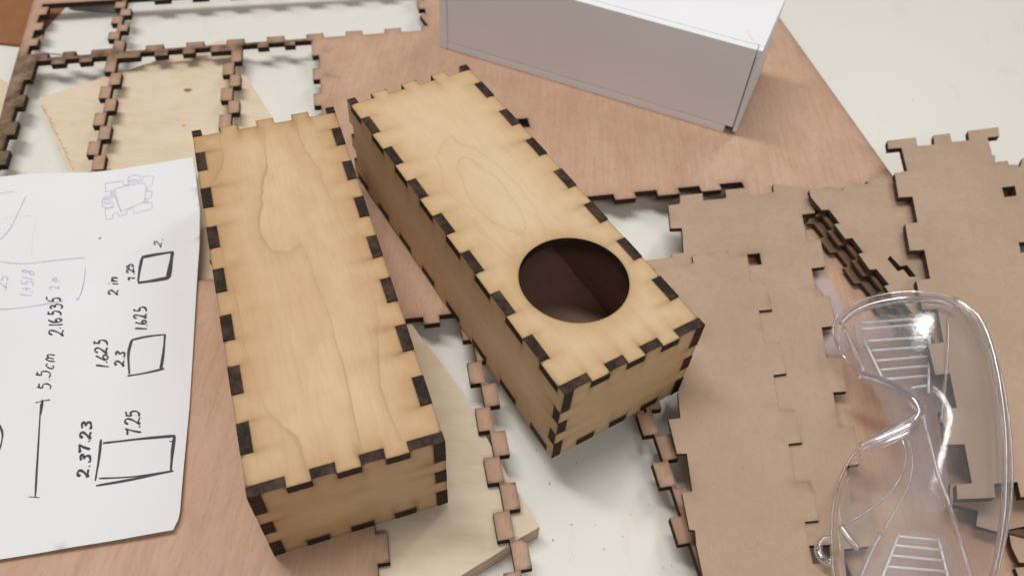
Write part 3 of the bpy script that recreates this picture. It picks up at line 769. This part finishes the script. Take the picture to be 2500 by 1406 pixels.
paper = sheet('paper_sheet', PP, [], pz - 0.12, pz, (M_PAPER, M_PAPER), near=3.5, far=3.5, band=8, zf=paper_z)
tag(paper, 'white paper with handwritten measurements, small rectangles and a blue pen sketch', 'paper')
paper.data.polygons.foreach_set('use_smooth', [True] * len(paper.data.polygons))

def ribbons(name, strokes, mat, parent, smooth=5):
    """strokes: [(points in photo px, width mm)]"""
    V, F = [], []; rj = random.Random(len(strokes))
    for pts, wd in strokes:
        q = [Vector(P(a, b, pz)) for a, b in pts]; n = len(q); L = []
        for i in range(n - 1):
            p0, p1, p2, p3 = q[max(i - 1, 0)], q[i], q[i + 1], q[min(i + 2, n - 1)]
            for s in range(smooth):
                t_ = s / smooth
                L.append(0.5 * ((2 * p1) + (p2 - p0) * t_ + (2 * p0 - 5 * p1 + 4 * p2 - p3) * t_ * t_ + (3 * p1 - p0 - 3 * p2 + p3) * t_ ** 3))
        L.append(q[-1]); m = len(L); b0 = len(V)
        for i, c in enumerate(L):
            t2 = L[min(i + 1, m - 1)] - L[max(i - 1, 0)]
            t2 = t2.normalized() if t2.length > 1e-6 else Vector((1, 0))
            nn = Vector((-t2.y, t2.x)) * wd * 0.5 * (0.92 + 0.10 * rj.random() + 0.22 * math.sin(i * 0.55 + b0)) * (0.7 if i in (0, m - 1) else 1)
            for sg in (1, -1):
                x, y = c.x + nn.x * sg, c.y + nn.y * sg
                V.append((x, y, pz + paper_z(x, y) + 0.13))
        for i in range(m - 1):
            F.append((b0 + 2 * i, b0 + 2 * i + 1, b0 + 2 * i + 3, b0 + 2 * i + 2))
    return prism_mesh(V, F, name, [mat], parent=parent)
GL = {'0': [[(.3, 1), (.05, .7), (.05, .3), (.3, 0), (.55, .3), (.55, .7), (.3, 1)]],
      '1': [[(.25, 1), (.22, .5), (.2, 0)]],
      '2': [[(.05, .78), (.2, 1), (.45, .95), (.5, .7), (.3, .35), (.02, .03), (.25, .1), (.6, .0)]],
      '3': [[(.08, .92), (.35, 1), (.5, .8), (.25, .55)], [(.25, .55), (.5, .42), (.5, .12), (.25, 0), (.03, .12)]],
      '5': [[(.5, 1), (.15, .97)], [(.15, .97), (.12, .58), (.4, .6), (.52, .3), (.35, .03), (.03, .05)]],
      '6': [[(.35, 1), (.1, .6), (.06, .2), (.3, 0), (.52, .2), (.35, .45), (.1, .3)]],
      '7': [[(.03, .95), (.3, .93), (.55, 1)], [(.55, 1), (.4, .5), (.3, -.02)]],
      '8': [[(.45, .9), (.2, 1), (.12, .75), (.4, .5), (.5, .2), (.25, 0), (.08, .2), (.3, .5), (.48, .75), (.45, .9)]],
      '.': [[(.12, .04), (.18, .10)]], '/': [[(.05, -.05), (.45, 1.0)]], '+': [[(.3, .1), (.3, .75)], [(.02, .42), (.58, .42)]],
      'i': [[(.15, .62), (.15, 0)], [(.14, .85), (.2, .9)]],
      'n': [[(.08, .6), (.08, 0)], [(.08, .35), (.25, .6), (.42, .5), (.45, .0)]],
      'c': [[(.45, .55), (.2, .62), (.05, .3), (.2, 0), (.48, .08)]],
      'm': [[(.06, .55), (.06, 0)], [(.06, .4), (.2, .58), (.3, .4), (.3, 0)], [(.3, .4), (.48, .58), (.58, .4), (.6, 0)]]}
WD = {'.': .32, '1': .42, 'i': .36, ' ': .4, '/': .55, 'm': .8}
def write(text, start, end, height, wd, seed):
    """text running from start to end along its baseline; the glyph tops point to the left of that direction"""
    rr = random.Random(seed); tot = sum(WD.get(c, .72) for c in text)
    sx, sy = start; dx, dy = end[0] - sx, end[1] - sy; ln = math.hypot(dx, dy); dx /= ln; dy /= ln
    ux, uy = dy, -dx                      # up vector: left-hand side on the picture
    if ux > 0: ux, uy = -ux, -uy
    sc = ln / tot; o = 0; out = []
    for c in text:
        bl, bo = rr.uniform(-.10, .12), rr.uniform(-.09, .09) * height
        for s in GL.get(c, []):
            jx, jy = rr.uniform(-.03, .03), rr.uniform(-.04, .04); kx, ky, sl = rr.uniform(.82, 1.12), rr.uniform(.85, 1.08), rr.uniform(-.02, .16)
            pts = []
            for gx, gy in s:
                a = (o + gx * kx + jx + gy * sl + rr.uniform(-.02, .02)) * sc; b = (gy * ky + jy + rr.uniform(-.025, .025)) * height
                a += (bl * gy) * sc; b += bo
                pts.append((sx + dx * a + ux * b, sy + dy * a + uy * b))
            out.append((pts, wd))
        o += WD.get(c, .72)
    return out
TEXTS, DRAWN = [], []
TEXTS.append(write('2.37.23', (219, 1168), (221, 1024), 27, 0.95, 1))
TEXTS.append(write('7.25', (348, 1064), (343, 997), 36, 0.75, 2))
TEXTS.append(write('5.5cm', (124, 950), (131, 862), 34, 0.6, 3))
TEXTS.append(write('1.625', (262, 898), (262, 826), 33, 0.8, 4))
TEXTS.append(write('2.3', (303, 893), (305, 856), 20, 0.85, 5))
TEXTS.append(write('1.625', (361, 806), (357, 748), 30, 0.85, 6))
TEXTS.append(write('2 in', (286, 722), (290, 676), 25, 0.8, 7))
TEXTS.append(write('7.25', (332, 686), (326, 642), 17, 0.8, 8))
TEXTS.append(write('2.', (395, 607), (400, 585), 20, 0.6, 9))
TEXTS.append(write('2.16535', (154, 820), (150, 724), 33, 0.75, 10))
DRAWN.append([([(88, 1215), (93, 1110), (99, 985)], .65), ([(72, 1214), (98, 1216)], .4), ([(86, 983), (104, 978), (122, 975)], .5)])
DRAWN[-1].append(([(103, 975), (102, 990), (99, 1012)], .85))
DRAWN.append([([(247, 1073), (243, 1120), (235, 1176)], .85), ([(252, 1082), (340, 1072), (428, 1065)], 1.1), ([(427, 1065), (422, 1110), (419, 1156)], 1.15), ([(415, 1078), (424, 1080)], .6),
       ([(244, 1170), (330, 1166), (424, 1153)], .75), ([(237, 1188), (330, 1172), (426, 1152)], .95)])
DRAWN.append([([(321, 829), (360, 821), (403, 817)], 1.0), ([(403, 817), (399, 860), (392, 902)], 1.15), ([(322, 828), (313, 862), (315, 912)], 1.05), ([(310, 916), (355, 909), (401, 899)], .95)])
DRAWN.append([([(346, 631), (380, 625), (425, 619)], 1.7), ([(423, 620), (418, 650), (412, 682)], 2.0), ([(348, 632), (342, 660), (338, 690)], 1.2), ([(338, 692), (370, 688), (414, 681)], 1.8)])
DRAWN.append([([(-2, 1036), (7, 1058), (4, 1085), (-3, 1104)], .7)])
DRAWN.append([([(242, 585), (246, 580)], .6)])
def strokes_part(name, st, mat, k=5): ribbons(name, st, mat, paper, k)
for st in TEXTS: strokes_part('marker_writing', st, M_MARK)
for st in DRAWN: strokes_part('drawn_rectangle' if len(st) > 3 and st[0][1] != .65 else 'drawn_line', st, M_MARK)
pn = []
pn += write('2 in', (146, 707), (143, 676), 24, .28, 11)
pn += write('1.+5/8', (78, 728), (84, 662), 30, .3, 12)
pn += write('.25', (18, 714), (19, 672), 26, .3, 13)
pn += [([(-2, 640), (40, 646), (80, 645), (140, 637), (208, 630)], .3), ([(209, 655), (207, 680), (200, 712), (190, 733), (188, 729)], .35), ([(-2, 757), (50, 754), (100, 746), (156, 736)], .3),
       ([(62, 482), (45, 520), (25, 560), (0, 588)], .3), ([(-2, 472), (35, 468)], .25)]
ribbons('pencil_line', [([(5, 535), (82, 530), (80, 585), (78, 625)], .14)], M_PEN2, paper)
ribbons('pen_writing', pn, M_PEN, paper)
q4 = lambda L: [(a / 2.556, 350 + b / 2.556) for a, b in L]
sk = [([*q4([(655, 250), (700, 243), (768, 235), (770, 262), (805, 258), (803, 238), (855, 228), (858, 245), (890, 238), (893, 212), (958, 206), (952, 265), (920, 270), (920, 305), (950, 305), (945, 345), (905, 350)])], .28),
      (q4([(905, 350), (900, 378), (950, 375), (952, 415), (900, 428), (840, 442), (832, 405), (790, 418), (795, 445), (745, 460), (735, 435), (705, 445), (705, 470), (665, 480), (655, 430), (655, 410), (705, 400), (708, 375), (650, 375)]), .28),
      (q4([(650, 375), (650, 345), (715, 335), (712, 300), (690, 300), (690, 325)]), .25), (q4([(655, 250), (657, 300), (712, 292)]), .25),
      (q4([(712, 285), (800, 265), (905, 250), (912, 300), (903, 370), (830, 400), (755, 430), (730, 360), (715, 285)]), .28),
      (q4([(795, 240), (805, 210), (840, 200), (875, 205), (880, 230), (850, 245)]), .25), (q4([(690, 330), (655, 328), (635, 360), (640, 395), (675, 405), (705, 395)]), .25),
      (q4([(765, 290), (820, 280)]), .12), (q4([(800, 235), (845, 228), (847, 245), (806, 250), (800, 235)]), .2), (q4([(720, 330), (735, 375), (760, 430)]), .35)]
sk += [(q4([(905 + k * 7, 352), (903 + k * 7, 378)]), .18) for k in range(4)] + [(q4([(692 + k * 6, 303), (694 + k * 6, 330)]), .16) for k in range(3)] + [(q4([(655, 340 + k * 9), (700, 336 + k * 9)]), .14) for k in range(4)]
ribbons('pen_sketch', sk, M_PEN, paper, 1)

# ------------------------------------------------------------------ clear safety goggles
gog = empty('safety_goggles', (*[c * MM for c in P(2250, 1100, 26)], 26 * MM))
inv = Matrix.Translation(-Vector(gog.location))
def G(px, py, z):
    x, y = P(px, py, z); return (x - gog.location.x / MM, y - gog.location.y / MM, z - 26)
out_px = [(2034, 800, 30), (2046, 768, 30), (2085, 742, 31), (2140, 723, 32), (2200, 714, 33), (2270, 714, 34), (2330, 728, 34), (2375, 762, 34), (2412, 820, 35), (2440, 900, 36), (2460, 1010, 37),
          (2470, 1120, 38), (2467, 1230, 38), (2450, 1330, 37), (2425, 1430, 36), (2380, 1540, 34), (2280, 1600, 32), (2150, 1590, 31), (2060, 1500, 30), (2036, 1406, 30), (2030, 1320, 30), (2033, 1240, 30),
          (2048, 1175, 31), (2075, 1122, 32), (2102, 1092, 33), (2140, 1078, 36), (2185, 1058, 39), (2224, 1034, 42), (2246, 1003, 43), (2236, 978, 42), (2200, 955, 40), (2150, 932, 37), (2100, 915, 34), (2072, 890, 32),
          (2048, 850, 31), (2036, 822, 30)]
def catmull(P_, k=4, closed=True):
    P_ = [Vector(p) for p in P_]; n = len(P_); o = []
    for i in range(n):
        p0, p1, p2, p3 = P_[i - 1], P_[i], P_[(i + 1) % n], P_[(i + 2) % n]
        for s in range(k):
            t_ = s / k
            o.append(0.5 * ((2 * p1) + (p2 - p0) * t_ + (2 * p0 - 5 * p1 + 4 * p2 - p3) * t_ * t_ + (3 * p1 - p0 - 3 * p2 + p3) * t_ ** 3))
    return o
rim = catmull([G(*p) for p in out_px], 4)
loop = [(v.x, v.y) for v in rim]; rz = np.array([v.z for v in rim]); rp = np.array(loop)
g = np.array([(x, y) for x in np.arange(rp[:, 0].min(), rp[:, 0].max(), 2.2) for y in np.arange(rp[:, 1].min(), rp[:, 1].max(), 2.2)])
g = g[inside(g, [loop])]; dg = dist(g, [loop]); g = g[dg > 1.0]
r = delaunay_2d_cdt([Vector(p) for p in loop] + [Vector((float(a), float(b))) for a, b in g], [(i, (i + 1) % len(loop)) for i in range(len(loop))], [], 0, 1e-5)
ov = np.array([(v.x, v.y) for v in r[0]]); tri = np.array([tuple(f) for f in r[2] if len(f) == 3]); tri = tri[inside(ov[tri].mean(1), [loop])]
a_, b_, c_ = ov[tri[:, 0]], ov[tri[:, 1]], ov[tri[:, 2]]
cr = (b_[:, 0] - a_[:, 0]) * (c_[:, 1] - a_[:, 1]) - (b_[:, 1] - a_[:, 1]) * (c_[:, 0] - a_[:, 0]); tri[cr < 0] = tri[cr < 0][:, ::-1]
dd = dist(ov, [loop])
D2 = ((ov[:, None, :] - rp[None]) ** 2).sum(2) + 4.0; W2 = 1 / D2 ** 1.5
zb = (W2 * rz[None]).sum(1) / W2.sum(1)
_ty = np.array([G(2250, q_, 40)[1] for q_ in (900, 1040)])
_f = np.clip((ov[:, 1] - _ty[1]) / (_ty[0] - _ty[1]), 0, 1)
zl = zb + (9.0 - 4.5 * _f) * (1 - np.exp(-dd / 9.0))
me = bpy.data.meshes.new('lens'); me.from_pydata([(a * MM, b * MM, c * MM) for (a, b), c in zip(ov, zl)], [], [tuple(int(i) for i in t_) for t_ in tri])
me.materials.append(M_LENS); me.polygons.foreach_set('use_smooth', [True] * len(me.polygons))
lens = link('lens', me, gog)
sm = lens.modifiers.new('smooth', 'SMOOTH'); sm.factor = 0.5; sm.iterations = 6
so = lens.modifiers.new('thickness', 'SOLIDIFY'); so.thickness = 1.4 * MM; so.offset = -1
tube([tuple(v) for v in rim[::2]], 0.6, 'rim', M_RIM, gog, 10, 2, True)
tube([G(2330, 728, 35), G(2385, 775, 36), G(2418, 850, 37), G(2440, 950, 38), G(2453, 1060, 39), G(2455, 1160, 39), G(2450, 1260, 39), G(2436, 1350, 38), G(2415, 1440, 37)], [0.9, 1.5, 1.6, 1.5, 1.3, 1.2, 1.2, 1.1, 1.0], 'brow_bar', M_RIM, gog, 12, 4)
tube([G(2052, 790, 32), G(2085, 762, 33), G(2140, 742, 34), G(2210, 732, 35), G(2285, 732, 35), G(2330, 750, 35)], [1.0, 1.5, 1.7, 1.8, 1.7, 1.2], 'side_rim', M_RIM, gog, 12, 4)
tube([G(2094, 917, 35), G(2130, 926, 37), G(2180, 948, 40), G(2222, 975, 43), G(2243, 1006, 44), G(2222, 1036, 43), G(2180, 1060, 40), G(2140, 1078, 37), G(2102, 1093, 34)],
     [1.8, 2.9, 3.2, 2.9, 2.3, 2.9, 3.3, 3.0, 1.9], 'nose_bridge', M_RIM, gog, 16, 5, squash=0.6)

def arm(outline, z0, name='temple_arm'):
    L = [G(a, b, z0)[:2] for a, b in outline]
    o = sheet(name, L, [], z0 - 26 - 1.4, z0 - 26, (M_ARM, M_ARM), gog, near=8, far=12)
    return o
a1 = arm([(2085, 790), (2150, 768), (2300, 768), (2310, 830), (2304, 930), (2296, 1030), (2310, 1130), (2320, 1225), (2300, 1250), (2240, 1245), (2215, 1150), (2190, 1060), (2135, 950), (2105, 880)], 25.5)
a2 = arm([(2200, 1290), (2305, 1300), (2330, 1360), (2372, 1480), (2100, 1480), (2130, 1380)], 24.5)
def bar(p, q, r_, z, parent, name='vent_slat', zz=None):
    s = [G(*p, z), ((G(*p, z)[0] + G(*q, z)[0]) / 2, (G(*p, z)[1] + G(*q, z)[1]) / 2, z - 26), G(*q, z)]
    return tube(s, r_, name, M_SLAT, parent, 8, 2)
for l_, r_ in (((2118, 833), (2270, 822)), ((2128, 856), (2268, 846)), ((2139, 881), (2268, 870)), ((2150, 903), (2266, 893)), ((2162, 926), (2266, 917)), ((2225, 947), (2265, 941))):
    bar(l_, r_, 0.6, 27.2, a1)
for l_, r_ in (((2190, 1308), (2290, 1318)), ((2182, 1330), (2298, 1342)), ((2174, 1355), (2304, 1368)), ((2166, 1382), (2310, 1394)), ((2158, 1408), (2316, 1420))):
    bar(l_, r_, 0.5, 26.2, a2)
for p_, q_ in (((2270, 818), (2267, 960)), ((2110, 832), (2158, 930)), ((2100, 789), (2265, 776)), ((2102, 804), (2265, 790))):
    bar(p_, q_, 0.55, 27, a1, 'vent_frame')
for p_, q_ in (((2196, 1300), (2150, 1420)), ((2290, 1312), (2320, 1430))):
    bar(p_, q_, 0.5, 26, a2, 'vent_frame')
def rib(px, z, rad, name='rib', par=gog):
    return tube([G(a, b, z) for a, b in px], rad, name, M_RIM, par, 8, 4)
rib([(2058, 798), (2085, 855), (2112, 912)], 29, 0.9)
rib([(2315, 775), (2314, 850), (2307, 940), (2298, 1030)], 31, 0.7)
rib([(2046, 1288), (2110, 1252), (2170, 1205), (2205, 1150), (2212, 1100), (2198, 1066)], 30, 0.55)
rib([(2160, 1290), (2192, 1235), (2222, 1175), (2228, 1115), (2215, 1070)], 29, 0.45)
rib([(2052, 1284), (2070, 1310), (2096, 1340)], 31, 1.3)
rib([(2150, 1305), (2128, 1345), (2096, 1420)], 29, 1.4)
rib([(2318, 1232), (2338, 1300), (2368, 1400), (2380, 1450)], 30, 1.0)
rib([(2252, 1010), (2262, 1050), (2275, 1100), (2288, 1150), (2305, 1195), (2320, 1235)], 45, 0.7)
# curled ear loops
rib([(2032, 1318), (2012, 1316), (1999, 1330), (2002, 1356), (2020, 1370), (2036, 1368)], 26, 1.5, 'ear_loop')
lp = [(1983, 668), (2003, 690), (2022, 715), (2040, 745), (2052, 775)]
M_EAR = clear('frosted_ear_piece', (0.90, 0.88, 0.91), 0.02, 0.2, 0.4, 0.09)
ear = sheet('ear_piece', [G(a - 9, b + 6, 14.6)[:2] for a, b in lp] + [G(a + 16, b - 10, 14.6)[:2] for a, b in reversed(lp)], [], 13.15 - 26, 14.6 - 26, (M_EAR, M_EAR), gog, near=6, far=12)
ear2 = sheet('ear_piece', [G(a, b, 14.6)[:2] for a, b in [(2010, 815), (2040, 805), (2085, 830), (2060, 870), (2012, 862)]], [], 13.15 - 26, 14.6 - 26, (M_EAR, M_EAR), gog, near=6, far=12)
tag(gog, 'clear plastic safety goggles with slotted side vents, lying on the brown card', 'goggles')

# ------------------------------------------------------------------ crumbs
rs = random.Random(11); V, F = [], []
spots = [(1408, 1130), (1342, 1180), (1583, 1232), (1350, 1318), (1395, 1280), (1495, 1160), (1540, 1256), (1392, 1366), (1440, 1235), (1640, 1380), (1620, 1385), (2228, 245), (2098, 138), (1655, 1395), (1310, 1099), (1520, 1310), (1475, 1340)]
spots += [(rs.uniform(1300, 1640), rs.uniform(1130, 1400)) for _ in range(2)]
for i, (a, b) in enumerate(spots):
    x, y = P(a, b, 0); s = rs.uniform(.1, .22) if i > 3 else rs.uniform(.22, .34); an = rs.uniform(0, 3.1); l = rs.uniform(1, 2.4)
    k = len(V); dx, dy = math.cos(an), math.sin(an)
    pts = [(-l, -.5), (l, -.3), (l * .8, .5), (-l * .7, .6)]
    for h in (0.02, s * .8):
        for u, v in pts: V.append((x + (u * dx - v * dy) * s, y + (u * dy + v * dx) * s, h))
    F += [(k, k + 3, k + 2, k + 1), (k + 4, k + 5, k + 6, k + 7)] + [(k + j, k + (j + 1) % 4, k + 4 + (j + 1) % 4, k + 4 + j) for j in range(4)]
cr_ = prism_mesh(V, F, 'sawdust', [M_BITS]); tag(cr_, 'dark crumbs of burnt wood scattered on the white table', 'sawdust', kind='stuff')
